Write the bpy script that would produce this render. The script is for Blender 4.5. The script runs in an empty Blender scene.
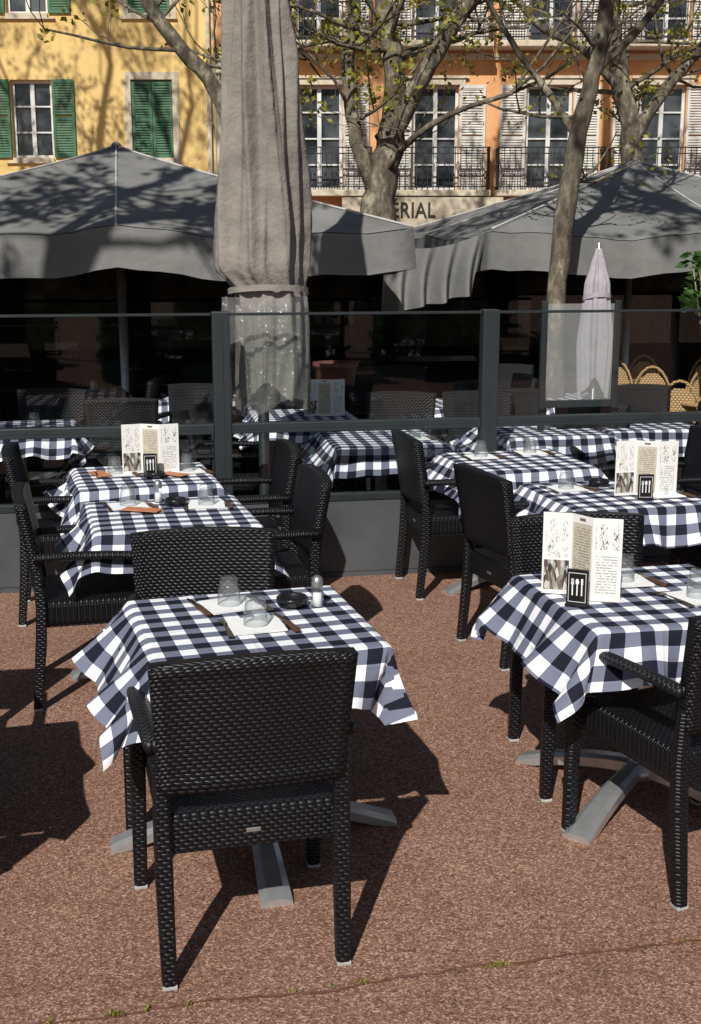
import bpy, bmesh, math, random
from mathutils import Vector, Matrix
R=math.radians
scene=bpy.context.scene
COL=scene.collection
random.seed(7)

# ------------------------------------------------------------------ node helpers
def new_mat(name):
    m=bpy.data.materials.new(name); m.use_nodes=True
    nt=m.node_tree; b=nt.nodes['Principled BSDF']
    return m,nt,b
def N(nt,t,**k):
    n=nt.nodes.new(t)
    for a,v in k.items(): setattr(n,a,v)
    return n
def setin(nt,sock,v):
    if hasattr(v,'is_output') or hasattr(v,'links'): nt.links.new(v,sock)
    else: sock.default_value=v
def M(nt,op,a,b=None,c=None):
    n=N(nt,'ShaderNodeMath',operation=op)
    setin(nt,n.inputs[0],a)
    if b is not None: setin(nt,n.inputs[1],b)
    if c is not None: setin(nt,n.inputs[2],c)
    return n.outputs[0]
def ramp(nt,fac,stops,interp='LINEAR'):
    r=N(nt,'ShaderNodeValToRGB'); r.color_ramp.interpolation=interp
    e=r.color_ramp.elements
    while len(e)<len(stops): e.new(0.5)
    for i,(p,c) in enumerate(stops):
        e[i].position=p; e[i].color=(c[0],c[1],c[2],1)
    nt.links.new(fac,r.inputs[0]); return r.outputs[0]
def noise(nt,scale,detail=3,vec=None,rough=0.5):
    n=N(nt,'ShaderNodeTexNoise'); n.inputs['Scale'].default_value=scale
    n.inputs['Detail'].default_value=detail; n.inputs['Roughness'].default_value=rough
    if vec is not None: nt.links.new(vec,n.inputs['Vector'])
    return n.outputs['Fac']
def mixc(nt,f,a,b,mode='MIX'):
    n=N(nt,'ShaderNodeMix',data_type='RGBA',blend_type=mode)
    setin(nt,n.inputs[0],f)
    for s,v in ((n.inputs[6],a),(n.inputs[7],b)):
        if isinstance(v,tuple): s.default_value=(v[0],v[1],v[2],1)
        else: nt.links.new(v,s)
    return n.outputs[2]
def bump(nt,b,h,strength=0.5,dist=0.01):
    n=N(nt,'ShaderNodeBump'); n.inputs['Strength'].default_value=strength
    n.inputs['Distance'].default_value=dist
    nt.links.new(h,n.inputs['Height']); nt.links.new(n.outputs[0],b.inputs['Normal'])
def objvec(nt):
    return N(nt,'ShaderNodeTexCoord').outputs['Object']
def varied(name,c1,c2,scale=4,rough=0.7,metal=0.0,bs=0.0,bscale=40,bd=0.01,spec=0.5):
    m,nt,b=new_mat(name); v=objvec(nt)
    f=noise(nt,scale,3,v,0.6)
    col=ramp(nt,f,[(0.3,c1),(0.7,c2)])
    nt.links.new(col,b.inputs['Base Color'])
    b.inputs['Roughness'].default_value=rough; b.inputs['Metallic'].default_value=metal
    b.inputs['Specular IOR Level'].default_value=spec
    if bs>0: bump(nt,b,noise(nt,bscale,3,v),bs,bd)
    return m

def wicker(name,flat,c0,c1,row=0.0115,per=0.024,rough=0.40):
    m,nt,b=new_mat(name); s=N(nt,'ShaderNodeSeparateXYZ'); nt.links.new(objvec(nt),s.inputs[0])
    x,y,z=s.outputs
    if flat: a=x; bb=y
    else: a=M(nt,'ADD',x,y); bb=z
    bb=M(nt,'ADD',bb,5.0); a=M(nt,'ADD',a,5.0)
    rw=M(nt,'DIVIDE',bb,row); rf=M(nt,'FLOOR',rw); fr=M(nt,'FRACT',rw)
    u=M(nt,'ADD',M(nt,'DIVIDE',a,per),M(nt,'MULTIPLY',rf,0.5))
    h1=M(nt,'ABSOLUTE',M(nt,'SINE',M(nt,'MULTIPLY',u,math.pi)))
    h2=M(nt,'SINE',M(nt,'MULTIPLY',fr,math.pi))
    h=M(nt,'MULTIPLY',M(nt,'POWER',h1,0.7),M(nt,'POWER',h2,0.6))
    nt.links.new(ramp(nt,h,[(0.1,c0),(0.9,c1)]),b.inputs['Base Color'])
    b.inputs['Roughness'].default_value=rough
    b.inputs['Specular IOR Level'].default_value=0.36
    bump(nt,b,h,0.9,0.0045)
    return m
M_WV=wicker('black_wicker',False,(0.001,0.001,0.0015),(0.008,0.009,0.012))
M_WF=wicker('black_wicker_seat',True,(0.001,0.001,0.0015),(0.009,0.010,0.013),rough=0.44)
M_RATTAN=wicker('tan_rattan',False,(0.18,0.10,0.04),(0.50,0.33,0.16),0.02,0.03,0.5)

def gingham():
    m,nt,b=new_mat('gingham_cotton')
    uv=N(nt,'ShaderNodeTexCoord').outputs['UV']
    s=N(nt,'ShaderNodeSeparateXYZ'); nt.links.new(uv,s.inputs[0])
    u,v=s.outputs[0],s.outputs[1]
    su=M(nt,'LESS_THAN',M(nt,'FRACT',M(nt,'MULTIPLY',u,10.0)),0.5)
    sv=M(nt,'LESS_THAN',M(nt,'FRACT',M(nt,'MULTIPLY',v,10.0)),0.5)
    t=M(nt,'MULTIPLY',M(nt,'ADD',su,sv),0.5)
    col=ramp(nt,t,[(0.0,(0.85,0.85,0.87)),(0.3,(0.155,0.168,0.232)),(0.8,(0.010,0.011,0.022))],'CONSTANT')
    n=noise(nt,9,4,uv)
    col=mixc(nt,0.15,col,ramp(nt,n,[(0.3,(0.7,0.7,0.7)),(0.7,(1,1,1))]),'MULTIPLY')
    nt.links.new(col,b.inputs['Base Color']); b.inputs['Roughness'].default_value=0.85
    b.inputs['Specular IOR Level'].default_value=0.2
    def crease(x,p): return M(nt,'SUBTRACT',1.0,M(nt,'MINIMUM',1.0,M(nt,'MULTIPLY',M(nt,'ABSOLUTE',M(nt,'SUBTRACT',M(nt,'FRACT',M(nt,'MULTIPLY',x,p)),0.5)),40.0)))
    cr=M(nt,'ADD',crease(u,2.6),crease(v,2.6))
    bump(nt,b,M(nt,'ADD',M(nt,'MULTIPLY',cr,0.3),n),0.5,0.012)
    return m
M_GING=gingham()

def glass_pane(name,tint,haze=0.0,refl=1.0,edge=False,rough=0.02,wr=0.0,even=False):
    m=bpy.data.materials.new(name); m.use_nodes=True; nt=m.node_tree
    for n in list(nt.nodes): nt.nodes.remove(n)
    o=N(nt,'ShaderNodeOutputMaterial'); tr=N(nt,'ShaderNodeBsdfTransparent'); tr.inputs[0].default_value=(*tint,1)
    gl=N(nt,'ShaderNodeBsdfGlossy'); gl.inputs['Roughness'].default_value=rough
    gl.inputs['Color'].default_value=(refl,refl,refl,1)
    geo=N(nt,'ShaderNodeNewGeometry'); ior=M(nt,'ADD',1.5,M(nt,'MULTIPLY',geo.outputs['Backfacing'],1/1.5-1.5))
    fr=N(nt,'ShaderNodeFresnel'); nt.links.new(ior,fr.inputs[0])
    v=objvec(nt)
    if wr>0:
        bp=N(nt,'ShaderNodeBump'); bp.inputs['Strength'].default_value=1; bp.inputs['Distance'].default_value=wr
        nt.links.new(noise(nt,14,3,v,0.6),bp.inputs['Height']); nt.links.new(bp.outputs[0],gl.inputs['Normal'])
    if edge:
        lw=N(nt,'ShaderNodeLayerWeight'); lw.inputs[0].default_value=0.35
        nt.links.new(ramp(nt,lw.outputs['Facing'],[(0.0,(0.97,0.98,0.98)),(0.5,(0.88,0.90,0.90)),(0.9,(0.32,0.35,0.35))]),tr.inputs[0])
    mx=N(nt,'ShaderNodeMixShader'); nt.links.new(fr.outputs[0],mx.inputs[0])
    nt.links.new(tr.outputs[0],mx.inputs[1]); nt.links.new(gl.outputs[0],mx.inputs[2])
    out=mx.outputs[0]
    if haze>0:
        df=N(nt,'ShaderNodeBsdfDiffuse'); df.inputs[0].default_value=(0.6,0.6,0.6,1)
        m2=N(nt,'ShaderNodeMixShader')
        f=M(nt,'MULTIPLY',noise(nt,3,4,v,0.7),haze*2) if not even else M(nt,'MULTIPLY',M(nt,'ADD',0.8,noise(nt,2,2,v)),haze)
        nt.links.new(f,m2.inputs[0]); nt.links.new(out,m2.inputs[1]); nt.links.new(df.outputs[0],m2.inputs[2]); out=m2.outputs[0]
    nt.links.new(out,o.inputs[0]); return m
M_PANE=glass_pane('windbreak_glass',(0.90,0.925,0.92),0.0)
M_HAZE=glass_pane('frosted_glass',(0.7,0.73,0.74),0.20,even=True)
M_TUMB=glass_pane('tumbler_glass',(0.95,0.97,0.97),0.05,1.0,True,0.04,0.004)
M_PLASTIC=glass_pane('clear_plastic_film',(0.88,0.89,0.89),0.13,1.0,False,0.10,0.06)
M_FRAME=varied('anthracite_paint',(0.012,0.017,0.02),(0.022,0.028,0.031),3,0.45)
M_FARFRAME=varied('matt_black_paint',(0.004,0.004,0.005),(0.008,0.008,0.009),3,0.8,spec=0.1)
M_KICK=varied('grey_kick_panel',(0.045,0.05,0.055),(0.075,0.08,0.085),2,0.5,0,0.1,30)
M_ALU=varied('brushed_aluminium',(0.35,0.35,0.35),(0.5,0.5,0.49),15,0.42,0.85)
M_BASE=varied('polished_cast_aluminium',(0.5,0.51,0.52),(0.66,0.67,0.67),12,0.34,0.75)
M_CAP=varied('white_plastic_cap',(0.3,0.3,0.29),(0.45,0.45,0.43),20,0.6)
M_STEEL=varied('cutlery_steel',(0.25,0.19,0.13),(0.45,0.37,0.27),30,0.25,1.0)
M_HANDLE=varied('wood_handle',(0.05,0.025,0.012),(0.12,0.06,0.03),60,0.45)
M_PAPER=varied('paper_napkin',(0.74,0.74,0.74),(0.82,0.82,0.81),30,0.9,0,0.15,60,0.003)
M_ORANGE=varied('kraft_paper_sleeve',(0.40,0.15,0.07),(0.5,0.21,0.1),20,0.8)
M_BLACK=varied('black_plastic',(0.006,0.006,0.007),(0.012,0.012,0.013),20,0.25)
M_WHITE=varied('white_print',(0.7,0.7,0.7),(0.78,0.78,0.78),20,0.6)
M_TOP=varied('table_laminate',(0.1,0.1,0.1),(0.14,0.14,0.14),20,0.5)

def fabric(name,c1,c2,sc=2.0,bs=0.35,transl=0.0):
    m,nt,b=new_mat(name); v=objvec(nt)
    f=noise(nt,sc,5,v,0.65)
    col=ramp(nt,f,[(0.3,c1),(0.72,c2)])
    nt.links.new(col,b.inputs['Base Color']); b.inputs['Roughness'].default_value=0.9
    b.inputs['Specular IOR Level'].default_value=0.15
    bump(nt,b,noise(nt,7,4,v,0.6),bs,0.03)
    return m
M_UMB=fabric('taupe_umbrella_fabric',(0.15,0.137,0.12),(0.29,0.268,0.24),3,0.9)
M_CANOPY=fabric('grey_canopy_fabric',(0.135,0.135,0.13),(0.225,0.223,0.215),1.4,0.35)
M_LILAC=fabric('pale_pink_umbrella_fabric',(0.30,0.27,0.30),(0.42,0.385,0.42),3,0.6)
M_PIPING=varied('pale_seam_tape',(0.4,0.4,0.38),(0.5,0.5,0.48),5,0.8)

def plaster(name,c1,c2,c3):
    m,nt,b=new_mat(name); v=objvec(nt)
    f=noise(nt,0.5,6,v,0.7); col=ramp(nt,f,[(0.25,c1),(0.5,c2),(0.75,c3)])
    mp=N(nt,'ShaderNodeMapping'); mp.inputs['Scale'].default_value=(3,3,0.25); nt.links.new(v,mp.inputs[0])
    g=noise(nt,1.5,5,mp.outputs[0],0.7)
    col=mixc(nt,0.5,col,ramp(nt,g,[(0.3,(0.70,0.66,0.62)),(0.6,(1,1,1))]),'MULTIPLY')
    nt.links.new(col,b.inputs['Base Color']); b.inputs['Roughness'].default_value=0.92
    bump(nt,b,noise(nt,25,3,v),0.3,0.02); return m
M_YEL=plaster('yellow_ochre_plaster',(0.62,0.43,0.16),(0.73,0.52,0.20),(0.77,0.57,0.25))
M_ORA=plaster('peach_orange_plaster',(0.61,0.29,0.12),(0.71,0.365,0.165),(0.74,0.42,0.22))
M_CREAM=plaster('cream_stone_trim',(0.48,0.41,0.30),(0.58,0.51,0.39),(0.64,0.57,0.46))
M_GREEN=varied('green_shutter_paint',(0.03,0.105,0.05),(0.055,0.16,0.08),6,0.6)
M_SHUT=varied('off_white_shutter_paint',(0.52,0.50,0.45),(0.66,0.64,0.58),5,0.6)
M_WFR=varied('white_window_paint',(0.55,0.55,0.53),(0.68,0.68,0.66),5,0.5)
M_IRON=varied('wrought_iron',(0.012,0.012,0.012),(0.025,0.025,0.025),10,0.5)
def winglass():
    m,nt,b=new_mat('dark_window_glass'); v=objvec(nt)
    nt.links.new(ramp(nt,noise(nt,1.2,3,v),[(0.4,(0.012,0.016,0.02)),(0.65,(0.09,0.10,0.11))]),b.inputs['Base Color'])
    b.inputs['Roughness'].default_value=0.06; return m
M_WGL=winglass()
M_DARKWALL=varied('shade_black_front',(0.006,0.005,0.004),(0.022,0.017,0.013),1.5,0.9,spec=0.05)  # near-black puts the deep shade under the parasols into the colour
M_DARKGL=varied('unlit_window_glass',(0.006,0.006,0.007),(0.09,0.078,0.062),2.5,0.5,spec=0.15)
M_FLOORSHADE=varied('shade_dark_floor',(0.02,0.018,0.017),(0.04,0.034,0.03),2,0.95,spec=0.05)  # shade behind the glass put into the floor colour
M_TERRA=varied('terracotta_pot',(0.09,0.035,0.025),(0.16,0.06,0.04),8,0.7)
M_LETTER=varied('dark_lettering',(0.02,0.016,0.012),(0.03,0.026,0.02),5,0.5)

def bark():
    m,nt,b=new_mat('plane_tree_bark'); v=objvec(nt)
    mp=N(nt,'ShaderNodeMapping'); mp.inputs['Scale'].default_value=(1,1,0.5); nt.links.new(v,mp.inputs[0])
    f=noise(nt,7,5,mp.outputs[0],0.7)
    nt.links.new(ramp(nt,f,[(0.36,(0.04,0.032,0.023)),(0.48,(0.10,0.082,0.058)),(0.56,(0.155,0.132,0.094)),(0.64,(0.30,0.265,0.19))]),b.inputs['Base Color'])
    b.inputs['Roughness'].default_value=0.9; bump(nt,b,f,0.8,0.04); return m
M_BARK=bark()
def leaf(name,c1,c2):
    m,nt,b=new_mat(name); g=N(nt,'ShaderNodeNewGeometry')
    col=ramp(nt,g.outputs['Random Per Island'],[(0.0,c1),(1.0,c2)])
    nt.links.new(col,b.inputs['Base Color']); b.inputs['Roughness'].default_value=0.6
    o=nt.nodes['Material Output']; t=N(nt,'ShaderNodeBsdfTranslucent'); nt.links.new(col,t.inputs[0])
    mx=N(nt,'ShaderNodeMixShader'); mx.inputs[0].default_value=0.35
    nt.links.new(b.outputs[0],mx.inputs[1]); nt.links.new(t.outputs[0],mx.inputs[2]); nt.links.new(mx.outputs[0],o.inputs[0]); return m
M_LEAF=leaf('young_leaf',(0.13,0.14,0.02),(0.36,0.33,0.05))
M_LEAFG=leaf('green_leaf',(0.03,0.09,0.02),(0.10,0.2,0.04))

def ground_mat():
    m,nt,b=new_mat('red_aggregate_asphalt'); v=objvec(nt)
    vo=N(nt,'ShaderNodeTexVoronoi'); vo.inputs['Scale'].default_value=190; nt.links.new(v,vo.inputs['Vector'])
    s=N(nt,'ShaderNodeSeparateColor'); nt.links.new(vo.outputs['Color'],s.inputs[0])
    peb=ramp(nt,s.outputs[0],[(0.0,(0.11,0.052,0.033)),(0.3,(0.215,0.110,0.073)),(0.75,(0.30,0.162,0.112)),(0.95,(0.48,0.33,0.25))])
    big=noise(nt,0.8,6,v,0.65)
    col=mixc(nt,0.8,peb,ramp(nt,big,[(0.3,(0.80,0.77,0.75)),(0.65,(1.12,1.12,1.12))]),'MULTIPLY')
    sp=noise(nt,5,5,v,0.65)
    col=mixc(nt,0.6,col,ramp(nt,sp,[(0.28,(0.66,0.63,0.6)),(0.45,(1,1,1))]),'MULTIPLY')
    dk=noise(nt,38,3,v,0.6)
    col=mixc(nt,0.6,col,ramp(nt,dk,[(0.34,(0.5,0.47,0.45)),(0.46,(1,1,1))]),'MULTIPLY')
    nt.links.new(col,b.inputs['Base Color']); b.inputs['Roughness'].default_value=0.9
    b.inputs['Specular IOR Level'].default_value=0.3
    bump(nt,b,M(nt,'ADD',vo.outputs['Distance'],M(nt,'MULTIPLY',noise(nt,60,3,v),0.6)),0.5,0.004)
    return m
M_GROUND=ground_mat()

def menu_mat(name,kind):
    m,nt,b=new_mat(name)
    uv=N(nt,'ShaderNodeTexCoord').outputs['UV']
    s=N(nt,'ShaderNodeSeparateXYZ'); nt.links.new(uv,s.inputs[0]); u,v=s.outputs[0],s.outputs[1]
    def band(x,a,c): return M(nt,'MULTIPLY',M(nt,'GREATER_THAN',x,a),M(nt,'LESS_THAN',x,c))
    paper=(0.74,0.73,0.71)
    rows=30.0
    rv=M(nt,'MULTIPLY',v,rows); rf=M(nt,'FLOOR',rv)
    line=M(nt,'LESS_THAN',M(nt,'FRACT',rv),0.45)
    cmb=N(nt,'ShaderNodeCombineXYZ'); nt.links.new(M(nt,'MULTIPLY',u,14.0),cmb.inputs[0]); nt.links.new(M(nt,'MULTIPLY',rf,3.7),cmb.inputs[1])
    wn=noise(nt,1.0,1,cmb.outputs[0]); words=M(nt,'GREATER_THAN',wn,0.44)
    ink=M(nt,'MULTIPLY',M(nt,'MULTIPLY',line,words),M(nt,'MULTIPLY',band(u,0.14,0.86),band(v,0.08,0.86)))
    def sketch(scale,th,lo,hi):
        sk=N(nt,'ShaderNodeTexVoronoi',feature='DISTANCE_TO_EDGE'); sk.inputs['Scale'].default_value=scale
        dv=N(nt,'ShaderNodeVectorMath',operation='ADD'); nn=N(nt,'ShaderNodeTexNoise'); nn.inputs['Scale'].default_value=6; nt.links.new(uv,nn.inputs['Vector'])
        sc=N(nt,'ShaderNodeVectorMath',operation='SCALE'); sc.inputs[3].default_value=0.35; nt.links.new(nn.outputs['Color'],sc.inputs[0])
        nt.links.new(uv,dv.inputs[0]); nt.links.new(sc.outputs[0],dv.inputs[1]); nt.links.new(dv.outputs[0],sk.inputs['Vector'])
        blob=M(nt,'GREATER_THAN',noise(nt,4,2,uv),0.46)
        return M(nt,'MULTIPLY',M(nt,'MULTIPLY',M(nt,'LESS_THAN',sk.outputs['Distance'],th),blob),M(nt,'MULTIPLY',band(v,lo,hi),band(u,0.1,0.9)))
    if kind=='text':
        col=mixc(nt,M(nt,'MULTIPLY',band(u,0.06,0.94),band(v,0.05,0.9)),paper,(0.50,0.45,0.36))
        col=mixc(nt,M(nt,'MULTIPLY',ink,0.6),col,(0.08,0.07,0.05))
        hd=M(nt,'MULTIPLY',band(u,0.36,0.64),band(v,0.93,0.965)); col=mixc(nt,hd,col,(0.2,0.09,0.06))
    elif kind=='picture':
        col=mixc(nt,M(nt,'MULTIPLY',sketch(9,0.035,0.45,0.93),0.8),paper,(0.06,0.06,0.06))
        vo=N(nt,'ShaderNodeTexVoronoi'); vo.inputs['Scale'].default_value=11; nt.links.new(uv,vo.inputs['Vector'])
        ss=N(nt,'ShaderNodeSeparateColor'); nt.links.new(vo.outputs['Color'],ss.inputs[0])
        pc=ramp(nt,ss.outputs[0],[(0.1,(0.03,0.03,0.035)),(0.45,(0.18,0.13,0.09)),(0.7,(0.26,0.24,0.21)),(0.95,(0.55,0.53,0.5))])
        col=mixc(nt,M(nt,'MULTIPLY',band(u,0.06,0.94),band(v,0.05,0.42)),col,pc)
    else:
        col=mixc(nt,sketch(8,0.04,0.62,0.93),paper,(0.04,0.04,0.05))
        lo=M(nt,'MULTIPLY',ink,M(nt,'LESS_THAN',v,0.56)); col=mixc(nt,M(nt,'MULTIPLY',lo,0.6),col,(0.1,0.1,0.1))
    nt.links.new(col,b.inputs['Base Color']); b.inputs['Roughness'].default_value=0.5
    return m
M_MENU=[menu_mat('printed_menu_picture','picture'),menu_mat('printed_menu_text','text'),menu_mat('printed_menu_sketch','sketch')]

# ------------------------------------------------------------------ mesh helpers
def finish(bm,name,mat,parent=None,smooth=False,loc=(0,0,0),rot=0):
    bmesh.ops.recalc_face_normals(bm,faces=bm.faces)
    me=bpy.data.meshes.new(name); bm.to_mesh(me); bm.free()
    if smooth:
        for p in me.polygons: p.use_smooth=True
    mats=mat if isinstance(mat,list) else [mat]
    for mm in mats: me.materials.append(mm)
    o=bpy.data.objects.new(name,me); COL.objects.link(o)
    o.location=loc; o.rotation_euler=(0,0,rot)
    if parent: o.parent=parent
    return o
def thing(name,label,cat,loc=(0,0,0),rot=0,group=None):
    e=bpy.data.objects.new(name,None); COL.objects.link(e); e.empty_display_size=0.1
    e.location=loc; e.rotation_euler=(0,0,rot); tag(e,label,cat,group); return e
def tag(o,label,cat,group=None):
    o['label']=label; o['category']=cat
    if group: o['group']=group
    return o
def dup(root,loc,rot,label=None,rotx=None):
    def cp(o,par):
        c=o.copy(); COL.objects.link(c)
        if par: c.parent=par
        for ch in o.children: cp(ch,c)
        return c
    kids=list(root.children)
    c=root.copy(); COL.objects.link(c)
    for k in kids: cp(k,c)
    c.location=loc; c.rotation_euler=(0,0,rot)
    if label: c['label']=label
    return c
def box(bm,x0,x1,y0,y1,z0,z1,bev=0,seg=2,mi=0):
    vs=[bm.verts.new(p) for p in ((x0,y0,z0),(x1,y0,z0),(x1,y1,z0),(x0,y1,z0),(x0,y0,z1),(x1,y0,z1),(x1,y1,z1),(x0,y1,z1))]
    fs=[bm.faces.new([vs[i] for i in f]) for f in ((0,3,2,1),(4,5,6,7),(0,1,5,4),(1,2,6,5),(2,3,7,6),(3,0,4,7))]
    for f in fs: f.material_index=mi
    if bev>0:
        es=list({e for f in fs for e in f.edges})
        bmesh.ops.bevel(bm,geom=es,offset=bev,segments=seg,affect='EDGES',profile=0.6)
def beam(bm,pts,sizes,bev=0.008):
    rings=[]
    for (p,(w,d)) in zip(pts,sizes):
        w/=2; d/=2; b=min(bev,w*0.9,d*0.9)
        prof=[(-w+b,-d),(w-b,-d),(w,-d+b),(w,d-b),(w-b,d),(-w+b,d),(-w,d-b),(-w,-d+b)]
        rings.append([bm.verts.new((p[0]+a,p[1]+c,p[2])) for a,c in prof])
    for r0,r1 in zip(rings,rings[1:]):
        for i in range(8): bm.faces.new((r0[i],r0[(i+1)%8],r1[(i+1)%8],r1[i]))
    bm.faces.new(rings[0][::-1]); bm.faces.new(rings[-1])
def tube(bm,pts,rad,seg=8,cap=True,mi=0):
    pts=[Vector(p) for p in pts]; rings=[]
    up=Vector((0.13,0.97,0.2)).normalized()
    for i,p in enumerate(pts):
        d=(pts[min(i+1,len(pts)-1)]-pts[max(i-1,0)])
        if d.length<1e-7: d=Vector((0,0,1))
        d.normalize(); a=d.cross(up)
        if a.length<0.05: a=d.cross(Vector((1,0,0)))
        a.normalize(); b=d.cross(a); r=rad[i] if hasattr(rad,'__len__') else rad
        rings.append([bm.verts.new(p+a*(r*math.cos(2*math.pi*k/seg))+b*(r*math.sin(2*math.pi*k/seg))) for k in range(seg)])
    for r0,r1 in zip(rings,rings[1:]):
        for k in range(seg):
            f=bm.faces.new((r0[k],r0[(k+1)%seg],r1[(k+1)%seg],r1[k])); f.material_index=mi; f.smooth=True
    if cap and len(rings)>1:
        bm.faces.new(rings[0][::-1]).material_index=mi; bm.faces.new(rings[-1]).material_index=mi
def lathe(bm,prof,seg=24,c=(0,0,0),mod=None,close=True):
    rings=[]
    for r,z in prof:
        if r<1e-6: rings.append([bm.verts.new((c[0],c[1],c[2]+z))])
        else:
            rings.append([bm.verts.new((c[0]+(r*(mod(k,z) if mod else 1))*math.cos(2*math.pi*k/seg),c[1]+(r*(mod(k,z) if mod else 1))*math.sin(2*math.pi*k/seg),c[2]+z)) for k in range(seg)])
    for a,b in zip(rings,rings[1:]):
        for k in range(seg):
            k2=(k+1)%seg
            if len(a)==1 and len(b)==1: continue
            if len(a)==1: bm.faces.new((a[0],b[k],b[k2]))
            elif len(b)==1: bm.faces.new((a[k],a[k2],b[0]))
            else: bm.faces.new((a[k],a[k2],b[k2],b[k]))

# ------------------------------------------------------------------ chair
def make_chair(loc,rot,label):
    c=thing('wicker_armchair',label,'chair',loc,rot,'black wicker terrace chairs')
    bm=bmesh.new(); nx,nz=16,12; F=[];B=[]
    for j in range(nz+1):
        t=j/nz; z=0.545+t*0.375
        hw=0.245+0.022*t
        rowF=[];rowB=[]
        for i in range(nx+1):
            s=-1+2*i/nx
            rim=max(abs(s)**10,(2*t-1)**12 if t>0.5 else (1-2*t)**12)
            th=0.013+0.012*min(1,rim)
            zz=z-0.012*(s*s)*t if t>0.5 else z
            yb=-0.255-0.055*t**1.2-0.018*(1-s*s)
            rowF.append(bm.verts.new((s*hw,yb+th,zz))); rowB.append(bm.verts.new((s*hw,yb-th,zz)))
        F.append(rowF);B.append(rowB)
    for j in range(nz):
        for i in range(nx):
            bm.faces.new((F[j][i],F[j+1][i],F[j+1][i+1],F[j][i+1])); bm.faces.new((B[j][i],B[j][i+1],B[j+1][i+1],B[j+1][i]))
    for j in range(nz):
        bm.faces.new((F[j][0],B[j][0],B[j+1][0],F[j+1][0])); bm.faces.new((F[j][nx],F[j+1][nx],B[j+1][nx],B[j][nx]))
    for i in range(nx):
        bm.faces.new((F[0][i],F[0][i+1],B[0][i+1],B[0][i])); bm.faces.new((F[nz][i],B[nz][i],B[nz][i+1],F[nz][i+1]))
    finish(bm,'backrest',M_WV,c,True)
    bm=bmesh.new(); box(bm,-0.245,0.245,-0.25,0.26,0.372,0.478,0.022,3)
    for v in bm.verts:
        if v.co.z>0.47: v.co.z-=0.012*(1-min(1,(v.co.x/0.24)**2))
    finish(bm,'seat',[M_WF],c,False)
    bm=bmesh.new(); box(bm,-0.235,0.235,-0.2545,0.2645,0.362,0.462,0.01,2); finish(bm,'seat_apron',M_WV,c)
    for sx in (-1,1):
        bm=bmesh.new(); beam(bm,[(sx*0.272,0.262,0.012),(sx*0.268,0.258,0.4),(sx*0.265,0.25,0.645)],[(0.04,0.04),(0.046,0.046),(0.046,0.05)])
        l=finish(bm,'leg',M_WV,c)
        bm=bmesh.new(); box(bm,sx*0.272-0.02,sx*0.272+0.02,0.242,0.282,0,0.013,0.004); finish(bm,'foot_cap',M_CAP,l)
        bm=bmesh.new(); beam(bm,[(sx*0.2375,-0.285,0.012),(sx*0.24,-0.258,0.3),(sx*0.24,-0.25,0.46),(sx*0.243,-0.262,0.62)],[(0.04,0.04),(0.046,0.046),(0.046,0.046),(0.036,0.035)])
        l=finish(bm,'leg',M_WV,c)
        bm=bmesh.new(); box(bm,sx*0.2375-0.02,sx*0.2375+0.02,-0.305,-0.265,0,0.013,0.004); finish(bm,'foot_cap',M_CAP,l)
        bm=bmesh.new(); n=8; rings=[]
        for k in range(n+1):
            t=k/n; y=0.285-0.555*t; z=0.655+0.012*math.sin(t*math.pi)+0.02*t; x=sx*(0.268-0.012*t+0.008*math.sin(t*math.pi))
            w=0.026; h=0.018
            rings.append([bm.verts.new((x+w*math.cos(a),y,z+h*math.sin(a))) for a in [2*math.pi*q/10 for q in range(10)]])
        for a,b in zip(rings,rings[1:]):
            for k in range(10): bm.faces.new((a[k],a[(k+1)%10],b[(k+1)%10],b[k]))
        bm.faces.new(rings[0]); bm.faces.new(rings[-1][::-1])
        finish(bm,'armrest',M_WF,c,True)
    bm=bmesh.new(); box(bm,-0.02,0.02,-0.2575,-0.2545,0.405,0.417,0.001,1); finish(bm,'metal_plate',M_ALU,c)
    return c
CH_NEAR='black woven wicker armchair drawn up to a checked table'
CH_SIDE='black woven wicker armchair standing sideways beside a checked table'
CH_IN='black woven wicker armchair on the terrace behind the glass barrier'
C1=make_chair((-0.32,3.20,0),R(14),'black wicker armchair with its back turned, pushed to a gingham table')
for (x,y,r,l) in [
  (-0.50,4.02,188,CH_NEAR),
  (-1.12,5.165,-76,CH_SIDE),
  (-1.50,6.36,-78,CH_SIDE),
  (-0.47,5.50,104,CH_SIDE),
  (-0.64,6.34,102,CH_SIDE),
  (0.62,6.86,-78,CH_SIDE),
  (0.91,5.70,-70,CH_SIDE),
  (0.93,4.29,188,CH_NEAR),
  (1.09,3.62,23,CH_NEAR),
  (1.82,6.90,100,CH_SIDE),
  (2.02,5.95,102,CH_SIDE),
  (-1.60,2.92,12,'black wicker armchair standing on the open terrace'),
  (-1.78,3.98,190,'black wicker armchair standing on the open terrace'),
  (-2.75,8.0,-70,CH_IN),(-2.3,8.95,180,CH_IN),(-1.7,8.9,10,CH_IN),(-1.25,9.3,170,CH_IN),
  (-0.75,7.75,-80,CH_IN),
  (0.25,9.9,-80,CH_IN),(1.30,8.9,190,CH_IN),(0.95,8.75,178,CH_IN),
  (1.72,7.98,188,CH_IN),(2.35,8.1,120,CH_IN),(-3.4,9.6,-60,CH_IN),
  (-1.95,10.1,90,CH_IN),(-2.3,11.4,185,CH_IN),(-1.3,11.1,185,CH_IN),(-3.4,10.6,-80,CH_IN),(-0.9,10.5,100,CH_IN),
  (-0.1,10.9,10,CH_IN),(0.5,10.9,-170,CH_IN),(1.2,10.3,100,CH_IN),(1.5,11.1,185,CH_IN),(0.35,8.7,175,CH_IN),(2.3,9.2,185,CH_IN),(2.0,10.9,10,CH_IN)]:
    dup(C1,(x,y,0),R(r),l)

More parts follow.
